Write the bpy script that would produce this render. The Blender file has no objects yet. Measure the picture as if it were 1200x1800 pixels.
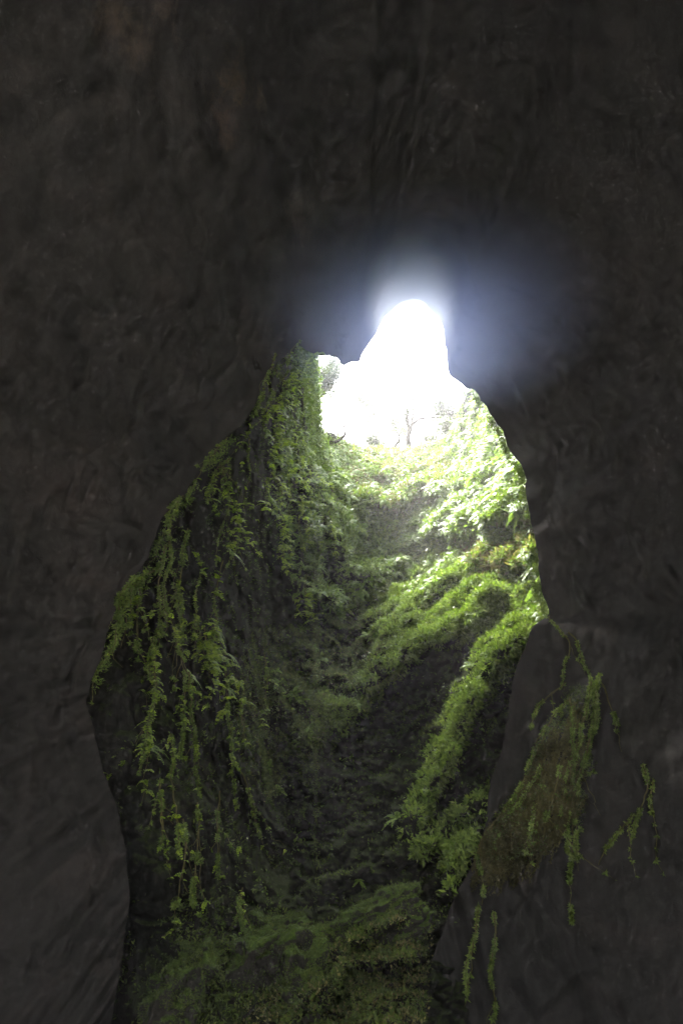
import bpy, math
import numpy as np
from mathutils import Vector
rng = np.random.default_rng(7)

# ------------------------------------------------------------------ camera, world, sun, exposure
scn = bpy.context.scene
COL = scn.collection
PITCH = math.radians(28.0)
CAM = np.array([0.0, 0.0, 1.6])
FPX = 1200.0                       # focal length in photo pixels (1200 x 1800)
cam_d = bpy.data.cameras.new("camera")
cam = bpy.data.objects.new("camera", cam_d)
COL.objects.link(cam)
cam_d.sensor_fit = 'VERTICAL'
cam_d.sensor_height = 36.0
cam_d.lens = 24.0
cam_d.clip_start = 0.05
cam_d.clip_end = 2000.0
cam.location = CAM
cam.rotation_euler = (math.pi / 2 + PITCH, 0, 0)
scn.camera = cam

SUN_DIR = Vector((-0.27, 0.27, 0.925)).normalized()      # towards the sun
world = bpy.data.worlds.new("World")
scn.world = world
world.use_nodes = True
wn = world.node_tree.nodes
wl = world.node_tree.links
bg = wn["Background"]
sky = wn.new("ShaderNodeTexSky")
sky.sky_type = 'NISHITA'
sky.sun_disc = False
sky.sun_elevation = math.asin(SUN_DIR.z)
sky.sun_rotation = math.atan2(SUN_DIR.x, SUN_DIR.y)
sky.air_density = 1.0
sky.dust_density = 6.0
sky.ozone_density = 0.5
hs = wn.new("ShaderNodeHueSaturation")
hs.inputs["Saturation"].default_value = 0.12            # overcast: nearly white sky
wl.new(sky.outputs[0], hs.inputs["Color"])
wl.new(hs.outputs[0], bg.inputs["Color"])
bg.inputs["Strength"].default_value = 0.12

sun_d = bpy.data.lights.new("sun", 'SUN')
sun_d.energy = 2.4
sun_d.angle = math.radians(14)
sun_d.color = (1.0, 0.97, 0.9)
sun = bpy.data.objects.new("sun", sun_d)
COL.objects.link(sun)
sun.location = (0, 30, 60)
sun.rotation_euler = SUN_DIR.to_track_quat('Z', 'Y').to_euler()

scn.view_settings.view_transform = 'Standard'
scn.view_settings.look = 'None'
scn.view_settings.exposure = 4.5
scn.view_settings.gamma = 1.0
scn.cycles.max_bounces = 5
scn.cycles.diffuse_bounces = 3
scn.cycles.transmission_bounces = 3
scn.cycles.volume_bounces = 4
scn.cycles.sample_clamp_indirect = 4.0
scn.cycles.use_denoising = True

# ------------------------------------------------------------------ maths helpers
FW = np.array([0, math.cos(PITCH), math.sin(PITCH)])
UP = np.array([0, -math.sin(PITCH), math.cos(PITCH)])
RT = np.array([1.0, 0, 0])

def at(px, py, D):
    """point seen at photo pixel (px, py), D metres along the view axis"""
    px = np.asarray(px, float); py = np.asarray(py, float); D = np.asarray(D, float)
    x = (px - 600) / FPX; y = (900 - py) / FPX
    return CAM + D[..., None] * (FW + x[..., None] * RT + y[..., None] * UP)

def px_of(P):
    q = np.asarray(P) - CAM
    D = q @ FW
    return 600 + FPX * (q @ RT) / D, 900 - FPX * (q @ UP) / D, D

def _h(ix, iy, iz, s):
    n = (ix.astype(np.int64) * 374761393 + iy.astype(np.int64) * 668265263 + iz.astype(np.int64) * 2147483647 + s * 974634777) & 0xFFFFFFFF
    n = ((n ^ (n >> 13)) * 1274126177) & 0xFFFFFFFF
    n = ((n ^ (n >> 16)) * 2246822519) & 0xFFFFFFFF
    return ((n ^ (n >> 15)) & 0xFFFFFF) / float(0xFFFFFF)

def vnoise(P, s=0):
    P = np.asarray(P, float)
    i = np.floor(P).astype(np.int64); f = P - i
    f = f * f * (3 - 2 * f)
    r = 0
    for dx in (0, 1):
        wx = f[..., 0] if dx else 1 - f[..., 0]
        for dy in (0, 1):
            wy = f[..., 1] if dy else 1 - f[..., 1]
            for dz in (0, 1):
                wz = f[..., 2] if dz else 1 - f[..., 2]
                r = r + wx * wy * wz * _h(i[..., 0] + dx, i[..., 1] + dy, i[..., 2] + dz, s)
    return r * 2 - 1

def fbm(P, octv=4, s=0, gain=0.5):
    P = np.asarray(P, float)
    r = 0; a = 1.0; t = 0
    for k in range(octv):
        r = r + a * vnoise(P * (2.03 ** k) + 17.3 * k, s + k)
        t += a; a *= gain
    return r / t

def worley(P, s=0):
    P = np.asarray(P, float); i = np.floor(P).astype(np.int64)
    f1 = np.full(P.shape[:-1], 9.0); f2 = f1.copy(); h = np.zeros(P.shape[:-1])
    for dx in (-1, 0, 1):
        for dy in (-1, 0, 1):
            for dz in (-1, 0, 1):
                a, b, c = i[..., 0] + dx, i[..., 1] + dy, i[..., 2] + dz
                q = np.stack([a + _h(a, b, c, s), b + _h(a, b, c, s + 1), c + _h(a, b, c, s + 2)], -1)
                d = np.linalg.norm(P - q, axis=-1)
                n = d < f1
                f2 = np.where(n, f1, np.minimum(f2, d)); h = np.where(n, _h(a, b, c, s + 3), h); f1 = np.where(n, d, f1)
    return f1, f2, h

def sstep(a, b, x):
    t = np.clip((x - a) / (b - a), 0, 1)
    return t * t * (3 - 2 * t)

def unit(v):
    v = np.asarray(v, float)
    return v / (np.linalg.norm(v, axis=-1, keepdims=True) + 1e-12)

def catmull(pts, n):
    """smooth resample of a polyline to n points"""
    P = np.asarray(pts, float)
    if len(P) < 3:
        t = np.linspace(0, 1, n)[:, None]
        return P[0] * (1 - t) + P[-1] * t
    seg = np.r_[0, np.cumsum(np.linalg.norm(np.diff(P, axis=0), axis=1))]
    Q = np.vstack([2 * P[0] - P[1], P, 2 * P[-1] - P[-2]])
    t = np.linspace(0, seg[-1], n)
    k = np.clip(np.searchsorted(seg, t, side='right') - 1, 0, len(P) - 2)
    u = ((t - seg[k]) / (seg[k + 1] - seg[k]))[:, None]
    p0, p1, p2, p3 = Q[k], Q[k + 1], Q[k + 2], Q[k + 3]
    return 0.5 * (2 * p1 + (p2 - p0) * u + (2 * p0 - 5 * p1 + 4 * p2 - p3) * u ** 2 + (3 * p1 - p0 - 3 * p2 + p3) * u ** 3)

# ------------------------------------------------------------------ mesh / object helpers
def mesh(name, V, F, mat, smooth=False):
    """V (n,3); F list of (m,k) int arrays"""
    me = bpy.data.meshes.new(name)
    V = np.asarray(V, np.float32)
    if isinstance(F, np.ndarray):
        F = [F]
    F = [np.asarray(f, np.int32) for f in F if len(f)]
    me.vertices.add(len(V)); me.vertices.foreach_set("co", V.ravel())
    tot = np.concatenate([np.full(len(f), f.shape[1], np.int32) for f in F])
    idx = np.concatenate([f.ravel() for f in F])
    me.loops.add(len(idx)); me.loops.foreach_set("vertex_index", idx)
    me.polygons.add(len(tot))
    me.polygons.foreach_set("loop_start", np.r_[0, np.cumsum(tot)[:-1]].astype(np.int32))
    me.polygons.foreach_set("loop_total", tot)
    if smooth:
        me.polygons.foreach_set("use_smooth", np.ones(len(tot), bool))
    me.materials.append(mat)
    me.update(calc_edges=True)
    return me

def tag(o, label=None, cat=None, group=None, kind=None):
    if label: o["label"] = label
    if cat: o["category"] = cat
    if group: o["group"] = group
    if kind: o["kind"] = kind
    return o

def obj(name, me, parent=None, loc=None):
    o = bpy.data.objects.new(name, me)
    COL.objects.link(o)
    if parent is not None: o.parent = parent
    if loc is not None: o.location = loc
    return o

class MB:
    def __init__(s): s.V = []; s.F = {3: [], 4: []}; s.n = 0
    def add(s, V, F):
        V = np.asarray(V, float).reshape(-1, 3); F = np.asarray(F)
        s.V.append(V); s.F[F.shape[1]].append(F + s.n); s.n += len(V)
    def arrays(s, origin=(0, 0, 0)):
        V = np.concatenate(s.V) - np.asarray(origin)
        return V, [np.concatenate(s.F[k]) for k in (3, 4) if s.F[k]]
    def mesh(s, name, mat, origin=(0, 0, 0), smooth=False):
        V, F = s.arrays(origin)
        return mesh(name, V, F, mat, smooth)

def tube(mb, P, R, sides=5):
    P = np.asarray(P, float); n = len(P)
    R = np.broadcast_to(np.asarray(R, float), (n,))
    T = unit(np.gradient(P, axis=0))
    ref = np.array([0.31, 0.9, 0.29])
    A = unit(np.cross(T, ref)); B = np.cross(T, A)
    a = np.arange(sides) * 2 * math.pi / sides
    V = P[:, None] + R[:, None, None] * (np.cos(a)[None, :, None] * A[:, None] + np.sin(a)[None, :, None] * B[:, None])
    i = np.arange(n - 1)[:, None]; j = np.arange(sides)[None]
    k = (j + 1) % sides
    F = np.stack([i * sides + j, i * sides + k, (i + 1) * sides + k, (i + 1) * sides + j], -1).reshape(-1, 4)
    mb.add(V, F)

def leaves(mb, P, D, N, L, W, fold=0.25):
    """pointed leaf blades (two triangles folded on the midrib) at P along D, facing N"""
    D = unit(D); S = unit(np.cross(D, N)); N2 = np.cross(S, D)
    L = np.broadcast_to(np.asarray(L, float), (len(P),))[:, None]; W = np.broadcast_to(np.asarray(W, float), (len(P),))[:, None]
    a = P; b = P + D * L * 0.42 + S * W * .5 + N2 * W * fold; c = P + D * L; d = P + D * L * 0.42 - S * W * .5 + N2 * W * fold
    V = np.stack([a, b, c, d], 1).reshape(-1, 3)
    m = np.arange(len(P))[:, None] * 4
    mb.add(V, np.concatenate([m + [0, 1, 2], m + [0, 2, 3]]))

def rdir(n, r=None):
    r = r or rng
    return unit(r.normal(size=(n, 3)))

# ------------------------------------------------------------------ materials
def newmat(name):
    m = bpy.data.materials.new(name); m.use_nodes = True
    return m, m.node_tree.nodes, m.node_tree.links, m.node_tree.nodes["Principled BSDF"]

def ramp(nodes, stops):
    r = nodes.new("ShaderNodeValToRGB")
    while len(r.color_ramp.elements) < len(stops): r.color_ramp.elements.new(0.5)
    for e, (p, c) in zip(r.color_ramp.elements, stops):
        e.position = p; e.color = (*c, 1)
    return r

def noise(nodes, links, coord, scale, detail=5, rough=0.6, dist=0.0):
    n = nodes.new("ShaderNodeTexNoise")
    n.inputs["Scale"].default_value = scale; n.inputs["Detail"].default_value = detail
    n.inputs["Roughness"].default_value = rough; n.inputs["Distortion"].default_value = dist
    links.new(coord, n.inputs["Vector"])
    return n.outputs["Fac"]

def mix(nodes, links, fac, a, b, blend='MIX'):
    m = nodes.new("ShaderNodeMix"); m.data_type = 'RGBA'; m.blend_type = blend
    if isinstance(fac, (int, float)): m.inputs[0].default_value = fac
    else: links.new(fac, m.inputs[0])
    for s, v in ((6, a), (7, b)):
        if isinstance(v, tuple): m.inputs[s].default_value = (*v, 1)
        else: links.new(v, m.inputs[s])
    return m.outputs[2]

def mth(nodes, links, op, a, b=0.0, clamp=False):
    m = nodes.new("ShaderNodeMath"); m.operation = op; m.use_clamp = clamp
    for s, v in ((0, a), (1, b)):
        if isinstance(v, (int, float)): m.inputs[s].default_value = v
        else: links.new(v, m.inputs[s])
    return m.outputs[0]

def rock_mat(name, dark, light, stain=None, mossy=0.0, wet=0.8, spots=(), spec=0.04, lo1=.35, lo2=.45):
    m, n, l, bs = newmat(name)
    tc = n.new("ShaderNodeTexCoord").outputs["Object"]
    f1 = noise(n, l, tc, 0.35, 6, 0.62, 0.4)
    f2 = noise(n, l, tc, 3.1, 8, 0.7)
    f3 = noise(n, l, tc, 14.0, 6, 0.75)
    c = ramp(n, [(0.3, dark), (0.7, light)]); l.new(f1, c.inputs[0]); col = c.outputs[0]
    v = ramp(n, [(0.25, (lo1,) * 3), (0.72, (1.25, 1.25, 1.25))]); l.new(f2, v.inputs[0])
    col = mix(n, l, 0.85, col, v.outputs[0], 'MULTIPLY')
    v = ramp(n, [(0.3, (lo2,) * 3), (0.7, (1.85 - lo2,) * 3)]); l.new(f3, v.inputs[0])
    col = mix(n, l, 0.8, col, v.outputs[0], 'MULTIPLY')
    if stain:
        s = ramp(n, [(0.52, (0, 0, 0)), (0.70, (1, 1, 1))])
        l.new(noise(n, l, tc, 0.55, 7, 0.75, 0.8), s.inputs[0])
        col = mix(n, l, mth(n, l, 'MULTIPLY', s.outputs[0], 0.6), col, stain)
    for (p, r, sc, amt) in spots:                        # iron-rust and lichen stains on the rock
        mp = n.new("ShaderNodeVectorMath"); mp.operation = 'SUBTRACT'; mp.inputs[1].default_value = p
        l.new(tc, mp.inputs[0])
        ms = n.new("ShaderNodeVectorMath"); ms.operation = 'DIVIDE'; ms.inputs[1].default_value = r
        l.new(mp.outputs[0], ms.inputs[0])
        ln = n.new("ShaderNodeVectorMath"); ln.operation = 'LENGTH'; l.new(ms.outputs[0], ln.inputs[0])
        g = mth(n, l, 'SUBTRACT', 1.25, ln.outputs["Value"])
        nn = mth(n, l, 'MULTIPLY', mth(n, l, 'SUBTRACT', noise(n, l, tc, 1.9, 8, 0.8, 0.5), 0.53), 7.0)
        g = mth(n, l, 'MULTIPLY', mth(n, l, 'ADD', g, nn), 0.7, True)
        col = mix(n, l, mth(n, l, 'MULTIPLY', g, amt), col, sc)
    if mossy > 0:
        geo = n.new("ShaderNodeNewGeometry")
        sx = n.new("ShaderNodeSeparateXYZ"); l.new(geo.outputs["Normal"], sx.inputs[0])
        mz = mth(n, l, 'ADD', sx.outputs["Z"], mth(n, l, 'MULTIPLY', mth(n, l, 'SUBTRACT', f2, 0.5), 2.2))
        mr = ramp(n, [(0.28, (0, 0, 0)), (0.55, (1, 1, 1))]); l.new(mz, mr.inputs[0])
        g = ramp(n, [(0.3, (.020, .030, .006)), (0.5, (.05, .085, .012)), (0.72, (.10, .15, .022))]); l.new(f3, g.inputs[0])
        col = mix(n, l, mth(n, l, 'MULTIPLY', mr.outputs[0], mossy), col, g.outputs[0])
    l.new(col, bs.inputs["Base Color"])
    bs.inputs["Roughness"].default_value = wet
    bs.inputs["Specular IOR Level"].default_value = spec
    b = n.new("ShaderNodeBump"); b.inputs["Strength"].default_value = 0.8 if lo1 < .5 else .35; b.inputs["Distance"].default_value = 0.15
    hh = mth(n, l, 'ADD', f2, mth(n, l, 'MULTIPLY', f3, 0.5)); l.new(hh, b.inputs["Height"])
    l.new(b.outputs[0], bs.inputs["Normal"])
    return m

def leaf_mat(name, lo, mid, hi, scale=2.0, trans=0.4, rough=0.5):
    m, n, l, bs = newmat(name)
    bs.inputs['Specular IOR Level'].default_value = .2
    tc = n.new("ShaderNodeTexCoord").outputs["Object"]
    f = noise(n, l, tc, scale, 4, 0.7)
    geo = n.new("ShaderNodeNewGeometry")
    f = mth(n, l, 'ADD', mth(n, l, 'MULTIPLY', f, 0.75), mth(n, l, 'MULTIPLY', geo.outputs["Random Per Island"], 0.25))
    r = ramp(n, [(0.3, lo), (0.5, mid), (0.7, hi)]); l.new(f, r.inputs[0])
    l.new(r.outputs[0], bs.inputs["Base Color"]); bs.inputs["Roughness"].default_value = rough
    tr = n.new("ShaderNodeBsdfTranslucent")
    l.new(mix(n, l, 1.0, r.outputs[0], (1.25, 1.35, 0.6), 'MULTIPLY'), tr.inputs["Color"])
    ms = n.new("ShaderNodeMixShader"); ms.inputs[0].default_value = trans
    l.new(bs.outputs[0], ms.inputs[1]); l.new(tr.outputs[0], ms.inputs[2])
    l.new(ms.outputs[0], n["Material Output"].inputs["Surface"])
    return m

def vec3(a): return tuple(float(x) for x in a)
M_SHAFT = rock_mat("shaft basalt", (.011, .0107, .010), (.030, .027, .023), mossy=0.25, wet=.9, spec=0.02)
M_BOULDER = rock_mat("boulder basalt", (.016, .015, .014), (.05, .045, .038), mossy=0.95, wet=.6)
M_BOUNCE = rock_mat("pale bounce ground", (.26, .25, .23), (.42, .40, .37))  # invented pale ground outside, bounces daylight up onto the cave ceiling
M_GROUND = rock_mat("cave floor", (.02, .018, .016), (.045, .04, .034), mossy=0.3)
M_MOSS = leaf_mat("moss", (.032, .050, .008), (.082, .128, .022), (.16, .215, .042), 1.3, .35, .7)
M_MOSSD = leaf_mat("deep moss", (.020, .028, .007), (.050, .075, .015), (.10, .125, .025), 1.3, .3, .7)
M_FERN = leaf_mat("fern", (.045, .085, .016), (.10, .165, .028), (.18, .255, .05), 1.0, .45, .45)
M_IVY = leaf_mat("vine leaf", (.09, .14, .015), (.17, .25, .022), (.30, .39, .05), 1.2, .6, .45)
M_BRUSH = leaf_mat("undergrowth leaf", (.026, .050, .012), (.068, .108, .022), (.14, .19, .04), .9, .35, .4)
M_DRY = leaf_mat("dry leaf", (.055, .045, .02), (.10, .09, .035), (.16, .15, .06), 1.0, .3, .7)
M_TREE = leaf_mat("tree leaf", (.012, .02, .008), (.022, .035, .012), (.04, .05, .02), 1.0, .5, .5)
M_BARK = rock_mat("bark", (.010, .008, .006), (.025, .02, .015), wet=.9)
M_STEM = rock_mat("vine stem", (.06, .05, .02), (.13, .12, .04), wet=.8)
M_ROOT = rock_mat("hanging root", (.045, .042, .014), (.11, .10, .03), wet=.85)

# ------------------------------------------------------------------ the opening outline (photo pixel, depth)
OUT = [ # clockwise from the top of the sky slot down the right
 (728, 530, 25), (748, 532, 25), (764, 546, 25), (777, 574, 24.8), (783, 610, 24.5), (789, 662, 24), (812, 672, 23), (838, 690, 22.3), (858, 722, 21.6), (884, 760, 20.8),
 (896, 792, 20.2), (920, 820, 19.4), (925, 870, 18.8), (931, 915, 18.2), (944, 972, 17.4), (948, 1020, 16.8), (964, 1078, 16.0),
 (940, 1100, 15.6), (930, 1120, 15.3), (905, 1180, 14.8), (893, 1250, 14.2), (884, 1310, 13.6), (860, 1372, 13.2), (856, 1440, 12.8), (842, 1500, 12.4), (800, 1570, 12.0),
 (776, 1640, 11.6), (752, 1700, 11.2), (742, 1800, 10.4), (730, 1950, 9.4), (640, 2050, 8.6), (500, 2060, 8.4), (360, 2040, 8.5),
 (215, 1950, 8.6), (195, 1800, 9.0), (212, 1700, 9.4), (228, 1590, 9.9), (222, 1500, 10.3), (205, 1420, 10.6), (182, 1350, 10.8),
 (164, 1290, 11.0), (152, 1230, 11.1), (163, 1190, 11.2), (185, 1140, 11.4), (205, 1060, 11.8), (238, 1010, 12.2), (262, 975, 12.6), (288, 905, 13.2), (322, 872, 13.8),
 (350, 826, 14.4), (398, 770, 15.4), (446, 722, 16.6), (462, 672, 17.4), (490, 634, 18.4), (522, 604, 19.4), (548, 619, 21.5),
 (590, 626, 23.5), (601, 646, 23.8), (632, 634, 24.2), (645, 606, 24.5), (660, 588, 24.8), (674, 562, 25), (692, 541, 25), (708, 532, 25),
]
NK = 520
O = np.array(OUT, float)
Oc = np.vstack([O, O[:1]])
sl = np.r_[0, np.cumsum(np.linalg.norm(np.diff(Oc[:, :2], axis=0), axis=1))]
tt = np.linspace(0, sl[-1], NK, endpoint=False)
OUTL = np.stack([np.interp(tt, sl, Oc[:, k]) for k in range(3)], 1)
CEN = np.array([610.0, 1080.0])
onrm = unit(OUTL[:, :2] - CEN)
jag = fbm(np.c_[OUTL[:, :2] / 20.0, np.zeros(NK)], 4, 3, .65) * np.where((OUTL[:, 1] < 700) & (OUTL[:, 0] > 560), 10, 7)
OUTL[:, :2] += onrm * jag[:, None]
OUTL[:, 2] += fbm(np.c_[OUTL[:, :2] / 60.0, np.ones(NK)], 3, 9) * 0.5

# ------------------------------------------------------------------ depth of the shaft wall behind the opening
CP = [ # px, py, depth
 (560, 610, 34), (545, 700, 31), (562, 760, 37), (610, 775, 43), (690, 795, 47), (780, 775, 45), (815, 730, 41), (835, 690, 38),
 (870, 740, 33), (910, 800, 28), (930, 880, 25), (945, 960, 22.5), (960, 1060, 20.5), (1000, 1120, 19.5), (1050, 1000, 21), (1000, 800, 25), (950, 640, 30),
 (800, 850, 36), (850, 950, 29), (740, 900, 38), (690, 960, 36), (640, 900, 37), (590, 850, 35), (620, 1010, 33), (700, 1030, 32), (800, 1010, 28.5), (880, 1040, 24),
 (560, 960, 31), (540, 1080, 28), (600, 1120, 29), (690, 1120, 27), (780, 1100, 25), (880, 1110, 21.5), (640, 1200, 25.5), (560, 1250, 24),
 (740, 1230, 23), (820, 1200, 20.5), (880, 1250, 18), (700, 1350, 20.5), (800, 1330, 18.0), (860, 1400, 15.5), (620, 1380, 21), (540, 1400, 20.5),
 (460, 1400, 17.5), (520, 1500, 18), (640, 1500, 17.5), (740, 1480, 15.5), (820, 1480, 14.5), (620, 1600, 15.0), (500, 1600, 14.8), (720, 1580, 13.8), (800, 1600, 13.8),
 (560, 1700, 12.6), (660, 1700, 11.8), (450, 1700, 12.2), (500, 1800, 11), (620, 1800, 10.2), (740, 1780, 10.6), (560, 2000, 8.2), (760, 2000, 8.8), (350, 2000, 9.0), (850, 1750, 13.8), (860, 1600, 14.2), (880, 1480, 15.2),
 (205, 1060, 12.6), (290, 905, 14.2), (350, 830, 15.5), (400, 775, 16.6), (450, 720, 17.8), (490, 640, 19.6), (520, 610, 24), (470, 600, 19.5),
 (160, 1200, 11.7), (180, 1350, 11.6), (280, 1550, 10.7), (240, 1800, 9.8), (100, 1200, 12), (100, 900, 14), (250, 750, 16), (350, 650, 18),
 (330, 950, 15.2), (300, 1100, 14.2), (260, 1250, 12.8), (320, 1350, 12.9), (380, 1450, 13.3), (360, 1600, 12.0), (350, 1750, 11.0),
 (400, 880, 17.8), (390, 1000, 17.6), (380, 1150, 16.5), (380, 1300, 15.2), (430, 1280, 17.2), (440, 1550, 14.5), (420, 1650, 12.8),
 (450, 800, 20.5), (470, 900, 22.5), (450, 1000, 21.5), (450, 1150, 20.5), (500, 760, 25.5), (510, 850, 27), (500, 980, 26), (490, 1120, 24), (500, 1230, 22), (520, 680, 28),
 (480, 1330, 19.5), (20, 1600, 15), (60, 1400, 14), (140, 1520, 13), (150, 1700, 12.5), (20, 1900, 14), (160, 1900, 12), (1100, 1500, 17), (1100, 1900, 15), (960, 1700, 14),
]
CPa = np.array(CP, float)
def _tps(r2): return np.where(r2 > 1e-12, 0.5 * r2 * np.log(r2 + 1e-12), 0)
_X = CPa[:, :2] / 400.0
_K = _tps(((_X[:, None] - _X[None]) ** 2).sum(-1)) + np.eye(len(_X)) * 0.012
_Pm = np.c_[np.ones(len(_X)), _X]
_A = np.block([[_K, _Pm], [_Pm.T, np.zeros((3, 3))]])
_w = np.linalg.solve(_A, np.r_[np.log(CPa[:, 2]), np.zeros(3)])
def base_depth(px, py):
    q = np.stack([px, py], -1) / 400.0
    sh = q.shape[:-1]; q = q.reshape(-1, 2)
    out = np.empty(len(q))
    for i in range(0, len(q), 20000):
        b = q[i:i + 20000]
        out[i:i + 20000] = _tps(((b[:, None] - _X[None]) ** 2).sum(-1)) @ _w[:-3] + _w[-3] + b @ _w[-2:]
    return np.exp(out).reshape(sh)

# ledges: crest polyline, height of the shelf (fraction of depth), width of the shelf above, softness
RIDGES = [
 ([(905, 1020), (850, 1055), (790, 1100), (735, 1130), (690, 1165), (645, 1205), (600, 1270), (560, 1330)], .085, 95),
 ([(948, 1095), (900, 1130), (858, 1170), (828, 1235), (805, 1300), (770, 1370), (735, 1435), (716, 1480)], .10, 60),
 ([(880, 1420), (850, 1450), (815, 1490), (792, 1550), (780, 1600)], .075, 60),
 ([(850, 1400), (800, 1440), (760, 1480), (722, 1515)], .06, 45),
 ([(760, 930), (720, 960), (690, 1000), (640, 1030), (600, 1050), (560, 1065)], .045, 60),
 ([(940, 905), (880, 905), (830, 925), (775, 935), (720, 930)], .06, 60),
 ([(800, 870), (740, 860), (690, 885), (640, 880), (600, 905)], .04, 50),
 ([(930, 990), (870, 985), (810, 1000), (770, 1035), (720, 1065)], .045, 50),
 ([(470, 1180), (500, 1260), (540, 1320), (548, 1400), (530, 1470)], .04, 60),
 ([(405, 1290), (430, 1370), (470, 1440), (530, 1500)], .05, 50),
 ([(720, 1500), (660, 1530), (600, 1540), (560, 1560)], .04, 50),
 ([(740, 1600), (690, 1630), (640, 1650), (600, 1650)], .07, 60),
 ([(760, 1660), (690, 1690), (610, 1690), (560, 1760), (500, 1790), (420, 1830)], .10, 110),
 ([(690, 1180), (660, 1260), (610, 1300), (560, 1330)], .03, 50),
]
def seg_sd(px, py, poly):
    best = np.full(px.shape, 1e9); sgn = np.ones(px.shape); end = np.zeros(px.shape)
    P = np.array(poly, float); L = len(P) - 1
    for i in range(L):
        a, b = P[i], P[i + 1]; d = b - a; ll = d @ d
        t = ((px - a[0]) * d[0] + (py - a[1]) * d[1]) / ll
        tc = np.clip(t, 0, 1)
        dx = px - (a[0] + tc * d[0]); dy = py - (a[1] + tc * d[1])
        dist = np.hypot(dx, dy)
        s = np.sign(d[0] * dy - d[1] * dx)
        e = (i + tc) / L
        m = dist < best
        best = np.where(m, dist, best); sgn = np.where(m, s, sgn); end = np.where(m, e, end)
    if P[-1, 0] > P[0, 0]: sgn = -sgn
    return best * sgn, end          # positive = above the crest when drawn right-to-left

def shaft_depth(px, py):
    D = base_depth(px, py)
    wx = px + 14 * fbm(np.stack([px / 60, py / 60, 0 * px], -1), 3, 40)
    wy = py + 14 * fbm(np.stack([px / 60, py / 60, 0 * px + 5], -1), 3, 41)
    f = np.zeros(px.shape)
    for poly, h, w in RIDGES:
        s, e = seg_sd(wx, wy, poly)
        fade = sstep(0, .12, e) * sstep(1, .85, e)
        up = np.clip(s / w, 0, 1)
        prof = np.where(s > 0, (1 - up) ** 1.3, 0) * (s >= 0)
        dn = -s
        under = np.where(s < 0, 1 - 1.75 * sstep(0, 16, dn), 0)
        under = np.where(dn > 16, -.75 * np.clip(1 - (dn - 16) / 110, 0, 1) ** 1.2, under)
        f += h * fade * np.where(s > 0, prof, under)
    D = D * (1 - f)
    # the slope climbs in broken steps: upright faces with narrow shelves between them
    q = np.stack([px / 120, py / 95, 0 * px], -1)
    warp = 1.5 * fbm(q, 4, 45, .55) + .5 * fbm(q * 3.5, 3, 46)
    st = .105
    t = np.log(D) / st + warp
    fl = np.floor(t); fr = t - fl
    Dq = np.exp(st * (fl + sstep(.62, 1.0, fr) + .12 * fr - .5 - warp * .55))
    wgt = sstep(470, 560, px) * sstep(760, 860, py) * .8
    D = D * (1 - wgt) + Dq * wgt
    # piled rounded blocks
    def pile(s, sd):
        f1, f2, h = worley(np.stack([px / s + .3 * fbm(q * 4, 2, sd), py / s * 1.15, 0 * px + sd * 1.7], -1), sd)
        return np.sqrt(np.clip(1 - (f1 / .95) ** 2, 0, 1)) * (.35 + .9 * h) - .5 * (1 - sstep(0, .14, f2 - f1))
    D = D * (1 - (.032 * pile(62, 3) + .016 * pile(27, 8)) * (wgt + .25 * sstep(1250, 1400, py)))
    return D

def shaft_pts(px, py, extra=0.0):
    D = shaft_depth(px, py)
    P = at(px, py, D)
    # craggy displacement in world space along the line of sight
    c = P.copy()
    lump = fbm(c / 2.3, 4, 60, .55) * 1.7
    # ledges: overhanging saw-tooth layers
    zz = c[..., 2] - .75 * c[..., 0] + 1.3 * fbm(c / 3.0, 2, 70)
    saw = (zz / 1.9) % 1.0
    amp = .5 + .5 * fbm(c / 4.0, 2, 71)
    lump2 = (saw ** 2.2 - .3) * .5 * amp
    cell = np.abs(fbm(c / .8, 3, 80, .6))
    leftish = sstep(520, 420, px)
    d = (lump + lump2) * (1 - .65 * leftish) - .32 * (cell * 2) - .22 * fbm(c / .3, 2, 90)
    # broken blocks: flat facets with sharp joints between them
    f1, f2, h1 = worley(c / 1.15 + .35 * fbm(c, 2, 95)[..., None])
    g1, g2, h2 = worley(c / .42 + 9)
    k1, k2, h3 = worley(c / 1.9 + .5 * fbm(c / 1.2, 3, 97)[..., None] + 4)
    m1, m2, h4 = worley(c / .8 + .4 * fbm(c, 2, 98)[..., None] + 2)
    boul = 1.5 * np.sqrt(np.clip(1 - k1 ** 2, 0, 1)) * (.5 + h3) + .5 * np.sqrt(np.clip(1 - m1 ** 2, 0, 1)) * (.4 + h4)
    d += (.8 - boul * (1 - .75 * leftish)) * .45
    d += (h1 - .5) * .5 + .45 * (1 - sstep(0, .16, f2 - f1)) + (h2 - .5) * .32 + .12 * (1 - sstep(0, .2, g2 - g1))
    d *= np.clip(D / 26.0, .38, 1.0)
    dirv = unit(P - CAM)
    return P + dirv * (d + extra)[..., None]

RIM = np.array([(0, 430), (440, 560), (500, 585), (528, 600), (547, 614), (552, 650), (555, 700), (558, 745), (585, 762), (602, 778), (640, 790), (680, 786),
                (705, 796), (735, 788), (770, 778), (795, 760), (803, 728), (820, 694), (838, 680), (860, 690), (900, 730), (1300, 760)], float)  # right end lowered out of view to let more daylight in
def rim_y(px):
    return np.interp(px, RIM[:, 0], RIM[:, 1]) + 5 * fbm(np.stack([px / 14.0, 0 * px, 0 * px], -1), 3, 5)

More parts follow.
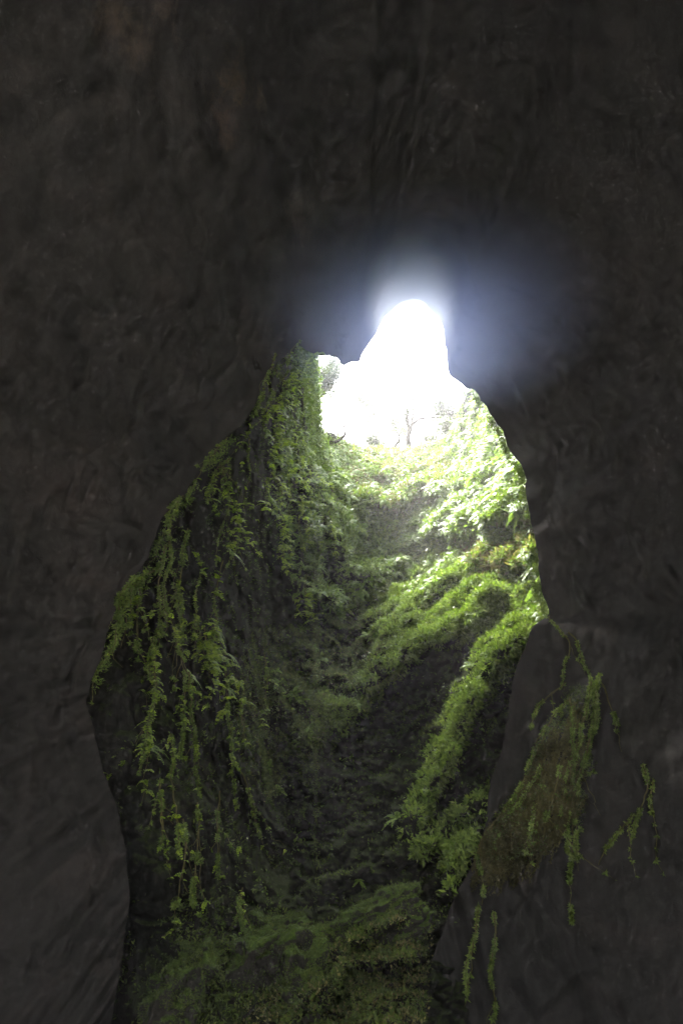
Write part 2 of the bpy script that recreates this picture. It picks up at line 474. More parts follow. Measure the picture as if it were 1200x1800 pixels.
STEP = 3.2
gx = np.arange(20, 1130, STEP); gv = np.linspace(0, 1, 470)
GX, GVv = np.meshgrid(gx, gv)
top = np.interp(gx, [0, 20, 440], [700, 690, 575])
ry = np.where(gx < 440, np.minimum(rim_y(gx), rim_y(gx)), rim_y(gx))
PYg = ry[None] + GVv * (2080 - ry[None])
SH = shaft_pts(GX, PYg)
ny, nx = GX.shape
ii = np.arange(ny - 1)[:, None] * nx + np.arange(nx - 1)[None]
Fq = np.stack([ii, ii + nx, ii + nx + 1, ii + 1], -1).reshape(-1, 4)
# rim folds over outwards into the ground above the shaft
back = [SH[0]]
for k in range(1, 12):
    q = SH[0] + np.array([0, 1.0, 0.0]) * (0.5 * k ** 1.5) + np.array([0, 0, 1.0]) * (.10 * k)
    q = q + .25 * fbm(q / 1.2, 3, 33)[:, None] * np.array([0, 0, 1.0])
    back.append(q)
back = np.array(back[::-1])
nb = len(back)
SHV = np.concatenate([back[:-1], SH], 0)
nyt = SHV.shape[0]
ii = np.arange(nyt - 1)[:, None] * nx + np.arange(nx - 1)[None]
Fq = np.stack([ii, ii + nx, ii + nx + 1, ii + 1], -1).reshape(-1, 4)
o = obj("shaft_rock", mesh("shaft_rock", SHV.reshape(-1, 3), Fq, M_SHAFT, True))
tag(o, kind="structure")

# surface normals of the shaft (towards the camera)
du = np.gradient(SH, axis=1); dv = np.gradient(SH, axis=0)
SN = unit(np.cross(dv, du))
flip = np.sign(((CAM - SH) * SN).sum(-1)); SN *= flip[..., None]
# broad normals (for placing plants)
def shaft_sample(px, py):
    """nearest grid point and normal for photo pixels"""
    j = np.clip(np.round((np.asarray(px) - gx[0]) / STEP).astype(int), 0, nx - 1)
    r0 = ry[j]
    i = np.clip(np.round((np.asarray(py) - r0) / (2080 - r0) * (ny - 1)).astype(int), 0, ny - 1)
    return SH[i, j], SN[i, j]

# ------------------------------------------------------------------ the chamber the camera stands in
dir0 = unit(at(OUTL[:, 0], OUTL[:, 1], np.ones(NK)) - CAM)
r0 = OUTL[:, 2] / (dir0 @ FW)
AX = unit(at(CEN[0], CEN[1], 1.0) - CAM)
al0 = np.arccos(np.clip(dir0 @ AX, -1, 1))
side = unit(dir0 - (dir0 @ AX)[:, None] * AX)
NT = 230
AMAX = (math.radians(107) + math.radians(9) * np.clip(side[:, 2], -1, 1))[:, None]  # open end behind the camera, added to let in fill light
tg = np.linspace(0, 1, NT) ** 1.55
al = al0[:, None] + tg[None] * (AMAX - al0[:, None])
dirs = np.cos(al)[..., None] * AX + np.sin(al)[..., None] * side[:, None]
# spherical far wall radius: shrinks from the lip to the chamber size
lump_r = 9.5 + 2.2 * sstep(-.2, .9, dirs[..., 2])
k = np.exp(-((al - al0[:, None]) / .80) ** 1.7)
R = r0[:, None] * k + lump_r * (1 - k)
SP = CAM + dirs * R[..., None]
nz = fbm(SP / 3.4, 5, 100, .55) * .9 + .28 * np.abs(fbm(SP / .9, 4, 120, .6)) + .06 * fbm(SP / .22, 2, 130)
w1, w2, wh = worley(SP / 1.4 + .4 * fbm(SP, 2, 135)[..., None])
nz += (wh - .5) * .16 + .10 * (1 - sstep(0, .12, w2 - w1))
nz *= sstep(0, .02, tg)[None] * .85 + .15
SP = SP + dirs * nz[..., None]
SP[..., 2] = np.maximum(SP[..., 2], -2.2)
# mossy bulge hung with roots on the right wall
def poly_sd(px, py, poly):
    P = np.array(poly, float); ins = np.zeros(px.shape, bool); dist = np.full(px.shape, 1e9)
    for k_ in range(len(P)):
        a, b = P[k_], P[(k_ + 1) % len(P)]
        c = (a[1] > py) != (b[1] > py)
        ins ^= c & (px < (b[0] - a[0]) * (py - a[1]) / (b[1] - a[1] + 1e-9) + a[0])
        d = b - a; t = np.clip(((px - a[0]) * d[0] + (py - a[1]) * d[1]) / (d @ d + 1e-9), 0, 1)
        dist = np.minimum(dist, np.hypot(px - a[0] - t * d[0], py - a[1] - t * d[1]))
    return np.where(ins, dist, -dist)
bx_, by_, bd_ = px_of(SP)
BULGE = [(1005, 1215), (1050, 1200), (1035, 1330), (1015, 1440), (960, 1490), (900, 1500), (862, 1500), (878, 1440), (925, 1380), (950, 1300)]
bm_ = np.zeros(bx_.shape); near = (bd_ > 0) & (bx_ > 800) & (bx_ < 1200) & (by_ > 1100) & (by_ < 1650)
bm_[near] = sstep(-25, 45, poly_sd(bx_[near], by_[near], BULGE))
SP -= dirs * (bm_ * (.95 + .5 * fbm(SP / .5, 4, 150)))[..., None]
# iron-rust stains high on the left
def shell_at(px, py):
    k_ = np.argmin(np.where(bd_ > 0, (bx_ - px) ** 2 + (by_ - py) ** 2, 1e12)); return vec3(SP.reshape(-1, 3)[k_])
M_SHELL = rock_mat("cave basalt", (.013, .0123, .0118), (.027, .0248, .0232), stain=(.036, .029, .026), wet=.85, lo1=.7, lo2=.8, spots=[
    (shell_at(190, 30), (1.3, 1.0, .45), (.10, .07, .05), .45),
    (shell_at(250, 62), (.7, .6, .3), (.09, .065, .045), .4),
    (shell_at(385, 210), (.55, .7, .5), (.10, .06, .043), .5),
    (shell_at(415, 130), (.35, .6, .35), (.11, .075, .045), .5),
    (shell_at(450, 165), (.3, .4, .3), (.11, .075, .045), .5),
    (shell_at(290, 20), (.35, .5, .3), (.10, .07, .06), .6),
    (shell_at(520, 390), (.9, .9, .7), (.085, .07, .06), .5)])
# lip: roll the edge over and run it back to the shaft wall
rings = []
hole = ((OUTL[:, 1] < 800) & (OUTL[:, 0] > 560))  # skylight widened unseen past the right lip to light the left wall
for q in (0.04, .12, .25, .5, .75, 1.0):
    gpx = OUTL[:, :2] + onrm * (q ** .6 * np.where(hole, 110, 70))[:, None]
    far = np.where(hole, OUTL[:, 2] + 5.0, base_depth(OUTL[:, 0], OUTL[:, 1]) * 1.25 + 2)  # unseen roof carried past the lip to cut daylight on the upper slope
    d = OUTL[:, 2] + q * (far - OUTL[:, 2])
    p = at(gpx[:, 0], gpx[:, 1], d)
    p += .5 * fbm(p / 1.5, 3, 140)[:, None] * unit(p - CAM)
    rings.append(p)
rings = np.array(rings[::-1]).transpose(1, 0, 2)
ALL = np.concatenate([rings, SP], 1)
nt = ALL.shape[1]
i = np.arange(NK)[:, None]; j = np.arange(nt - 1)[None]; i2 = (i + 1) % NK
Fs = np.stack([i * nt + j, i2 * nt + j, i2 * nt + j + 1, i * nt + j + 1], -1).reshape(-1, 4)
o = obj("cave_rock", mesh("cave_rock", ALL.reshape(-1, 3), Fs, M_SHELL, True))
tag(o, kind="structure")
LIPP = SP[:, 0]

# cave floor, and an added pale ground that bounces light up
def sheet(name, x0, x1, y0, y1, n, z, amp, mat, s):
    X, Y = np.meshgrid(np.linspace(x0, x1, n), np.linspace(y0, y1, n))
    P = np.stack([X, Y, np.full(X.shape, float(z))], -1)
    P[..., 2] += amp * fbm(P / 4.0, 5, s)
    ii = np.arange(n - 1)[:, None] * n + np.arange(n - 1)[None]
    F = np.stack([ii, ii + 1, ii + n + 1, ii + n], -1).reshape(-1, 4)
    return tag(obj(name, mesh(name, P.reshape(-1, 3), F, mat, True)), kind="structure")
sheet("ground", -65, 65, -65, 105, 40, -2.6, .3, M_BOUNCE, 200)
sheet("cave_floor", -14, 14, -5, 14, 120, -1.0, .6, M_GROUND, 201)
# ------------------------------------------------------------------ plant builders
def frond(mb, p, d, n, L, W, pairs=12, droop=.5, delta=False, r=None):
    """one fern frond: arching midrib with paired leaflets"""
    r = r or rng
    d = unit(d); n = unit(n - (n @ d) * d); s = np.cross(d, n)
    t = np.linspace(0, 1, pairs + 2)
    dz = np.array([0, 0, -1.0])
    C = p + L * (t[:, None] * d + .12 * np.sin(t * math.pi)[:, None] * n + (droop * t ** 2)[:, None] * dz * .6)
    T = unit(np.gradient(C, axis=0))
    w = (1 - t) ** .9 if delta else np.sin(np.clip(t * .86 + .12, 0, 1) * math.pi) ** .7
    w = np.maximum(w[1:-1], .06) * W * .5
    Pq = C[1:-1]; Tq = T[1:-1]
    Nn = unit(np.cross(s, Tq))
    lw = L / pairs * 1.15
    for sg in (-1, 1):
        D = unit(s * sg + Tq * .45 + dz * .25 + r.normal(size=Pq.shape) * .07)
        leaves(mb, Pq, D, Nn + r.normal(size=Pq.shape) * .15, w * (1 + .1 * r.normal(size=len(w))), lw, .1)
    leaves(mb, C[-3:-2], T[-3:-2], Nn[-1:], L * .12, lw, .1)
    tube(mb, C[::2], np.linspace(L * .010, L * .003, len(C[::2])), 3)

def fern(mb, p, n, size, fronds=8, pairs=12, r=None):
    r = r or rng
    n = unit(n + np.array([0, 0, .75]))
    a = unit(np.cross(n, [0.3, .2, 1])); b = np.cross(n, a)
    a0 = r.uniform(0, 6.28)
    for k in range(fronds):
        th = a0 + k * 6.283 / fronds + r.normal() * .25
        o_ = math.cos(th) * a + math.sin(th) * b
        el = r.uniform(.25, .9)
        d = unit(o_ + n * el)
        L = size * r.uniform(.7, 1.05)
        frond(mb, p, d, n - o_ * .3 + np.array([0, -.3, .3]), L, L * r.uniform(.32, .42), pairs, r.uniform(.4, .9), False, r)

def blades(mb, P, N, n_per, size, spread=1.0, r=None, asp=.38):
    """short tufted blades"""
    r = r or rng
    m = len(P)
    PP = np.repeat(P, n_per, 0) + r.normal(size=(m * n_per, 3)) * size * .35
    NN = np.repeat(N, n_per, 0)
    D = unit(NN * .9 + r.normal(size=PP.shape) * spread)
    L = size * r.uniform(.45, 1.25, len(PP))
    leaves(mb, PP, D, r.normal(size=PP.shape), L, L * asp, .1)

# sampling of the shaft surface with a weight in photo space
SPX, SPY, SDD = px_of(SH)
cellA = np.linalg.norm(np.cross(du, dv), axis=-1)
def soft_poly(px, py, poly, soft):
    P = np.array(poly, float); ins = np.zeros(px.shape, bool); dist = np.full(px.shape, 1e9)
    for k in range(len(P)):
        a, b = P[k], P[(k + 1) % len(P)]
        c = (a[1] > py) != (b[1] > py)
        with np.errstate(divide='ignore', invalid='ignore'):
            xx = (b[0] - a[0]) * (py - a[1]) / (b[1] - a[1]) + a[0]
        ins ^= c & (px < xx)
        d = b - a; t = np.clip(((px - a[0]) * d[0] + (py - a[1]) * d[1]) / (d @ d + 1e-9), 0, 1)
        dist = np.minimum(dist, np.hypot(px - a[0] - t * d[0], py - a[1] - t * d[1]))
    sd = np.where(ins, dist, -dist)
    return sstep(-soft, soft, sd)
OUTP = soft_poly(SPX, SPY, OUTL[::2, :2], 12)
def surf_pick(n, dens, upw=0.5, r=None):
    r = r or rng
    w = cellA * dens * np.clip(SN[..., 2] * upw + (1 - upw) + .15, 0.02, 1) * (OUTP > .02)
    w = w.ravel() / w.sum()
    ix = r.choice(len(w), n, p=w)
    P = SH.reshape(-1, 3)[ix] + (du.reshape(-1, 3)[ix] * r.uniform(-.5, .5, (n, 1)) + dv.reshape(-1, 3)[ix] * r.uniform(-.5, .5, (n, 1)))
    return P, SN.reshape(-1, 3)[ix]

Pf = SH
clump = sstep(-.14, .12, fbm(Pf / 1.5, 4, 300, .65))
clump2 = sstep(-.1, .2, fbm(Pf / 1.1, 4, 310, .6))
# moss zones
R_A = soft_poly(SPX, SPY, [(935, 900), (965, 1090), (900, 1180), (830, 1240), (800, 1330), (735, 1450), (712, 1470), (735, 1380), (790, 1240), (840, 1150), (870, 1110),
                            (760, 1140), (690, 1190), (600, 1290), (550, 1290), (570, 1230), (630, 1180), (700, 1110), (640, 1110), (600, 1060), (700, 1000), (640, 930), (700, 860), (800, 860)], 18)
R_A2 = soft_poly(SPX, SPY, [(700, 880), (930, 850), (965, 1090), (900, 1120), (840, 1120), (740, 1130), (640, 1110), (690, 1010)], 20)
R_FILL = soft_poly(SPX, SPY, [(580, 800), (800, 820), (900, 900), (880, 960), (760, 1000), (640, 1010), (590, 920)], 20)
R_C = np.maximum(soft_poly(SPX, SPY, [(862, 1372), (856, 1440), (822, 1500), (790, 1560), (782, 1500), (805, 1445)], 8),
                 soft_poly(SPX, SPY, [(850, 1385), (812, 1450), (760, 1490), (716, 1522), (730, 1480), (790, 1430)], 8))
R_UP = soft_poly(SPX, SPY, [(560, 760), (700, 780), (800, 740), (830, 690), (900, 760), (930, 900), (950, 1000), (860, 950), (720, 960), (640, 980), (590, 900)], 18)
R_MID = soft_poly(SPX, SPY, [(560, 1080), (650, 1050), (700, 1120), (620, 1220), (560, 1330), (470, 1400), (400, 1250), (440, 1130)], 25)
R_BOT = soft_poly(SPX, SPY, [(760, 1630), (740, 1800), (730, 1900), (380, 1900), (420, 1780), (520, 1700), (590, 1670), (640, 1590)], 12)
R_LCOL = soft_poly(SPX, SPY, [(548, 620), (556, 760), (600, 900), (640, 1060), (560, 1080), (500, 1020), (480, 900), (470, 760)], 14)
R_LWALL = soft_poly(SPX, SPY, [(200, 1050), (450, 730), (480, 900), (460, 1100), (480, 1400), (450, 1600), (330, 1620), (260, 1400)], 20)
R_TOPL = soft_poly(SPX, SPY, [(512, 600), (560, 612), (566, 790), (515, 830)], 8)
R_LLOW = soft_poly(SPX, SPY, [(300, 1580), (450, 1560), (520, 1640), (430, 1760), (300, 1860), (250, 1800)], 20)
allm = np.clip(R_A * 1.0 + R_C * 1.6 + R_UP * .8 + R_MID * .5 + R_BOT * 1.4 + R_LCOL * .35 + R_LLOW * .5, 0, 1.6)
r1 = np.random.default_rng(11)

mb = MB()
P, N = surf_pick(120000, (R_A + R_C * 1.5 + R_UP * .5) * (.15 + clump + .7 * R_A2) + R_FILL * .5, .42, r1)
blades(mb, P, N, 5, .13, .8, r1)
o = tag(obj("moss", mb.mesh("moss", M_MOSS)), kind="stuff")
mb = MB()
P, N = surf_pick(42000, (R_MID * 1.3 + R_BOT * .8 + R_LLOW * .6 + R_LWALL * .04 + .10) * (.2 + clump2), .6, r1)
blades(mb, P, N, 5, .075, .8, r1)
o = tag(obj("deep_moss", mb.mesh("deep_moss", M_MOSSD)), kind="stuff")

# litter of dead leaves and crumbs on the floor slope
mb = MB()
P, N = surf_pick(16000, R_BOT + .25 * R_MID, .8, r1)
blades(mb, P, N, 2, .045, 1.6, r1, .7)
tag(obj("leaf_litter", mb.mesh("leaf_litter", M_DRY)), kind="stuff")

# dry pale scrub in the middle of the upper slope
mb = MB()
R_DRY = soft_poly(SPX, SPY, [(600, 790), (780, 790), (790, 850), (700, 900), (620, 880)], 20) + .5 * soft_poly(SPX, SPY, [(800, 940), (930, 900), (940, 960), (850, 1010)], 15)
P, N = surf_pick(9000, R_DRY * clump2, .4, r1)
blades(mb, P, N, 6, .22, .9, r1, .3)
tag(obj("dry_undergrowth", mb.mesh("dry_undergrowth", M_DRY)), kind="stuff")

# small leafy plants that cover the slope
protos = []
for k in range(6):
    q = MB(); rr = np.random.default_rng(50 + k)
    fern(q, np.zeros(3), np.array([0, -.55, .6]), 1.0, 6, 8, rr)
    V, F = q.arrays(); protos.append((V, F))
def scatter(name, mat, n, dens, s0, s1, upw, kindm, r):
    mb = MB()
    P, N = surf_pick(n, dens, upw, r)
    if kindm == 'fern':
        for p, nn in zip(P, N):
            V, F = protos[r.integers(6)]
            a = r.uniform(-1.2, 1.2); s = r.uniform(s0, s1) * min(1, max(.3, (np.linalg.norm(p - CAM) - 4) / 24))
            ca, sa = math.cos(a), math.sin(a)
            Rm = np.array([[ca, -sa, 0], [sa, ca, 0], [0, 0, 1]])
            tilt = unit(nn * .6 + np.array([0, -.35, .7]))
            zx = unit(np.cross([0, 1, 0.2], tilt)); zy = np.cross(tilt, zx)
            B = np.stack([zx, zy, tilt], 1)
            V2 = (V @ Rm.T @ B.T) * s + p
            b0 = mb.n
            mb.V.append(V2); mb.n += len(V2)
            for f in F: mb.F[f.shape[1]].append(f + b0)
    else:
        m = 7
        PP = np.repeat(P, m, 0) + r.normal(size=(n * m, 3)) * s1 * .7
        D = unit(np.repeat(N, m, 0) * .5 + r.normal(size=PP.shape) * .6 + np.array([0, -.2, -.15]))
        L = r.uniform(s0, s1, len(PP)) * np.clip((np.linalg.norm(PP - CAM, axis=1) - 6) / 24.0, .22, 1)
        leaves(mb, PP, D, np.array([0, -.35, .9]) + r.normal(size=PP.shape) * .35, L, L * .62, .12)
    return tag(obj(name, mb.mesh(name, mat)), kind="stuff")
r2 = np.random.default_rng(21)
scatter("undergrowth", M_BRUSH, 13000, ((R_UP * 1.0 + R_LCOL * .9 + R_A * .10 + R_MID * .12) * (.05 + clump) + R_TOPL * 2.2 + .035 + R_FILL * .6), .09, .21, .25, 'leaf', r2)
scatter("fern_undergrowth", M_FERN, 2000, (R_UP * 1.3 + R_LCOL * .5 + R_A * .22 + R_MID * .08) * (.3 + clump2) + R_FILL * .5, .35, .8, .4, 'fern', r2)

# ------------------------------------------------------------------ hanging vines, each one its own plant
OUTC = np.vstack([OUTL, OUTL[:1]])
def inside_outline(px, py): return soft_poly(np.array([px]), np.array([py]), OUTL[:, :2], .01)[0] > .5
SHX, SHY, SHD = px_of(SP[:, :110].reshape(-1, 3))
def wall_point(px, py, off):
    """point just clear of whatever rock is first seen at this pixel"""
    if inside_outline(px, py):
        p, n = shaft_sample(px, py); D = px_of(p)[2]
        k = np.argmin(np.hypot(OUTL[:, 0] - px, OUTL[:, 1] - py))
        dd = math.hypot(OUTL[k, 0] - px, OUTL[k, 1] - py)
        D = D - off
        if dd < 12: D = min(D, OUTL[k, 2] + .1)
    else:
        k = np.argmin((SHX - px) ** 2 + (SHY - py) ** 2)
        D = SHD[k] - off
    return at(px, py, D)

ROWS = {}
def vine(poly, leaf=.26, dens=1.0, moss=1.0, label="", group="vines hanging down the cave wall", seed=0, stem_r=.018, mat=None, branch=0, lmat=None, wob=3.0):
    r = np.random.default_rng(1000 + seed)
    px = catmull(poly, max(6, int(np.linalg.norm(np.diff(np.array(poly, float), axis=0), axis=1).sum() / 9)))
    px[:, 0] += wob * fbm(np.c_[px / 22.0, np.full(len(px), seed * 3.1)], 3, seed)
    C = np.array([wall_point(a, b, .5 if group.startswith('vines') else .2) for a, b in px])
    # keep the strand smooth in depth: it hangs from point to point
    q = px_of(C)[2]
    kq = np.ones(5) / 5
    qs = np.convolve(np.pad(q, 2, mode='edge'), kq, 'valid')
    qs = np.minimum(qs, q + .05)
    C = at(px[:, 0], px[:, 1], qs)
    C = catmull(C, len(C) * 3)
    C += .035 * np.stack([fbm(C * 5, 2, 7 + k_) for k_ in range(3)], -1)
    base = C[0].copy()
    root = tag(obj("hanging_vine", None, loc=base), label, "vine", group)
    st = MB(); tube(st, C, np.linspace(stem_r, stem_r * .4, len(C)) * (1 + .4 * fbm(C * 4, 2, 5)), 5)
    Lm = np.linalg.norm(np.diff(C, axis=0), axis=1).sum()
    tips = []
    for b in range(branch):
        k0 = r.integers(2, max(3, int(len(C) * .8)))
        ln = r.uniform(.3, 1.5)
        t = np.linspace(0, 1, 8)[:, None]
        br = C[k0] + t * ln * unit(np.array([r.normal() * .35, -.1, -1.0])) + .05 * r.normal(size=(8, 3)) * t
        tube(st, br, np.linspace(stem_r * .5, .004, 8), 4); tips.append(br)
    obj("stem", st.mesh("stem", mat or M_STEM, base, True), root)
    lf = MB()
    allC = [C] + tips
    if leaf > 0:
        for cc in allC:
            ll = np.linalg.norm(np.diff(cc, axis=0), axis=1).sum()
            n = int(ll * 6.0 * dens) + (1 if dens > 0 else 0)
            for _ in range(n):
                c0 = cc[r.integers(len(cc))]
                if fbm(c0[None] / .9, 2, 500 + seed)[0] < -.12: continue
                L_ = 1
                d = unit(np.array([r.normal() * .7 + .25, -.55 + r.normal() * .3, -.25 + r.normal() * .4]))
                L = leaf * r.uniform(.4, 1.35) * (.72 if poly[0][1] > 1100 else 1)
                frond(lf, c0, d, np.array([.1, -.5, .9]) + r.normal(size=3) * .2, L, L * .95, 5, .5, True, r)
    ms_ = MB()
    if moss > 0:
        for cc in allC:
            n = int(len(cc) * 9 * moss)
            ix = r.integers(len(cc), size=n * 3); ix = ix[fbm(cc[ix] / .35, 3, 640 + seed) > -.08][:n]; n = len(ix)
            D = unit(r.normal(size=(n, 3)) + np.array([0, 0, -.5]))
            L = r.uniform(.025, .085, n)
            leaves(ms_, cc[ix], D, r.normal(size=(n, 3)), L, L * .4, .1)
    if lf.n: obj("leaves", lf.mesh("leaves", lmat or M_IVY, base), root)
    if ms_.n: tag(obj("moss", ms_.mesh("moss", M_MOSS, base), root), kind='stuff')
    return root

LV = [ # polyline, leaf, leaf density, moss, label
 ([(483, 622), (478, 640), (470, 662), (462, 690), (455, 712), (450, 728)], .10, .5, 1.2, "thin sparse creeper outermost beside the very top of the left rock edge"),
 ([(526, 600), (508, 628), (503, 655), (488, 680), (474, 705), (458, 728)], .10, .7, 2.2, "mossy creeper slanting from the highest point of the left rock edge"),
 ([(560, 622), (530, 645), (505, 668), (490, 700), (470, 732), (440, 752), (424, 780), (402, 806)], .24, 1.3, 2.0, "long leafy creeper tracing the upper left rock edge below the skylight"),
 ([(400, 768), (384, 786), (366, 806), (352, 828), (342, 850), (330, 874)], .13, .6, 1.6, "straggly pale creeper on the left rock edge halfway down to the lip corner"),
 ([(402, 806), (382, 822), (372, 842), (368, 862), (364, 884)], .18, 1.0, 1.5, "short leafy strand hanging just inside the left edge above the bare rock"),
 ([(324, 870), (306, 886), (296, 905), (300, 928), (296, 955), (285, 980), (272, 1005)], .12, .7, 3.0, "tangled yellow creeper knot on the bend of the left rock edge"),
 ([(272, 1005), (250, 1010), (238, 1030), (230, 1052), (232, 1075), (228, 1100)], .16, .8, 2.0, "looping creeper leaving the left rock edge below the tangled knot"),
 ([(238, 1012), (220, 1036), (207, 1052), (204, 1072), (222, 1085), (216, 1110), (196, 1140), (180, 1170)], .10, .3, 2.6, "outermost bare mossy strand on the far left of the opening"),
 ([(205, 1058), (212, 1090), (208, 1120), (190, 1150), (168, 1190), (160, 1240)], .08, .2, 1.2, "faint strand fading into the dark at the far left corner"),
 ([(250, 1020), (246, 1050), (240, 1080), (238, 1110), (240, 1140)], .10, .4, 2.4, "short mossy strand second from the far left corner"),
 ([(290, 960), (284, 1000), (280, 1040), (282, 1078), (274, 1120), (264, 1160), (266, 1200)], .20, 1.1, 1.6, "leafy strand below the tangled knot on the left wall"),
 ([(300, 930), (300, 980), (288, 1030), (294, 1070), (286, 1110)], .16, .8, 2.0, "mossy strand dropping straight from the tangled knot"),
 ([(330, 930), (322, 980), (316, 1030), (322, 1090), (318, 1140), (325, 1200), (324, 1260), (318, 1330)], .18, 1.1, 2.6, "long thick mossy strand down the middle of the left wall"),
 ([(315, 1020), (312, 1060), (318, 1100), (310, 1130), (326, 1160)], .16, .8, 2.4, "looped strand beside the long thick mossy strand of the left wall"),
 ([(268, 1150), (274, 1200), (262, 1260), (256, 1310), (246, 1360)], .26, 1.3, 1.0, "dim leafy strand low on the outer left wall"),
 ([(388, 812), (392, 850), (402, 880), (396, 910), (384, 950), (380, 990)], .24, 1.3, 1.2, "leafy strand curling below the leafy rock edge on the left wall"),
 ([(412, 880), (418, 915), (420, 950), (406, 980), (392, 1010)], .26, 1.4, .8, "ferny strand ending in a bright frond left of the dark rock"),
 ([(392, 985), (384, 1020), (376, 1060), (380, 1100), (372, 1140)], .26, 1.2, 1.0, "ferny strand hanging under the curling leafy strand"),
 ([(348, 980), (352, 1010), (344, 1060), (350, 1110), (345, 1160)], .22, 1.0, 1.0, "loose leafy strand between the two ferny strands of the left wall"),
 ([(385, 1140), (398, 1190), (400, 1250), (406, 1310), (410, 1370), (420, 1420)], .20, .8, 2.2, "straight mossy strand running to the dark gully in the lower left"),
 ([(408, 1330), (430, 1370), (442, 1410), (455, 1460), (462, 1490)], .18, .7, 2.6, "mossy strand bending right over the bare root bank"),
 ([(330, 1180), (334, 1230), (345, 1290), (344, 1350), (350, 1400)], .24, 1.2, 1.6, "dim leafy strand under the long thick mossy strand"),
 ([(300, 1290), (305, 1340), (302, 1380), (310, 1430), (316, 1500)], .20, .9, 1.2, "dim thin strand in the lower left with scattered leaves"),
 ([(345, 1410), (350, 1460), (345, 1510), (338, 1560), (342, 1590)], .14, .5, 3.0, "thick dim mossy beard at the foot of the left wall"),
 ([(385, 1390), (382, 1440), (384, 1500), (380, 1540)], .22, 1.0, 1.6, "dim leafy strand above the bottom left recess"),
 ([(322, 1440), (326, 1500), (320, 1540), (330, 1570)], .16, .7, 2.4, "short dim mossy strand beside the thick beard"),
 ([(282, 1370), (283, 1410), (284, 1460), (282, 1490)], .14, .8, 1.0, "lone faint strand low in the left dark"),
 ([(425, 1560), (420, 1600), (432, 1640)], .16, 1.0, 2.4, "short bright green tuft strand above the bottom left boulders"),
 ([(476, 700), (482, 740), (486, 780), (480, 820), (470, 856), (466, 900)], .32, 1.6, .7, "big leaved strand hanging left of the dense ivy curtain"),
 ([(505, 668), (500, 700), (488, 735), (492, 770), (482, 800)], .30, 1.6, 1.0, "bright big leaved strand just below the upper left rock edge"),
 ([(520, 650), (518, 690), (512, 740), (510, 790), (506, 830), (512, 880), (506, 930), (508, 980)], .28, 1.8, 2.0, "long dense strand forming the left side of the ivy curtain"),
 ([(534, 640), (536, 690), (530, 740), (528, 800), (532, 860), (526, 920), (530, 980), (524, 1040)], .30, 2.0, 2.6, "longest dense strand in the middle of the ivy curtain"),
 ([(546, 640), (550, 690), (546, 740), (548, 790), (544, 850), (548, 900), (545, 960)], .28, 2.0, 2.2, "dense strand along the right side of the ivy curtain beside the sky"),
 ([(498, 850), (494, 890), (500, 930), (496, 970), (505, 1010)], .32, 1.4, .8, "big leaved strand lower left of the ivy curtain"),
 ([(560, 770), (564, 820), (560, 870), (568, 920), (562, 970)], .28, 1.8, 1.6, "leafy strand under the notch where the rock meets the sky"),
 ([(578, 800), (584, 850), (580, 900), (588, 950), (590, 1000)], .26, 1.6, 1.4, "leafy strand at the right end of the ivy curtain"),
 ([(540, 1010), (536, 1045), (545, 1080)], .34, 1.8, .4, "teal lit leafy sprig below the ivy curtain"),
 ([(466, 1150), (470, 1190), (466, 1230), (472, 1260)], .18, .9, 1.6, "faint strand in the dark middle of the left wall"),
 ([(430, 1210), (424, 1250), (430, 1300)], .24, 1.2, .6, "faint leafy strand beside the dark middle of the left wall"),
 ([(360, 1100), (365, 1130), (385, 1150), (400, 1165)], .34, 1.6, .4, "cluster strand of broad fronds in the centre of the left wall"),
 ([(440, 770), (436, 800), (438, 840), (430, 880), (432, 930)], .16, .7, .7, "thin shaded strand between the rock edge and the big leaved strand"),
]
for k_, (pl, lf_, dn_, ms_, lb_) in enumerate(LV):
    vine(pl, lf_, dn_, ms_, lb_, seed=k_, branch=7 if dn_ > .9 else 3)

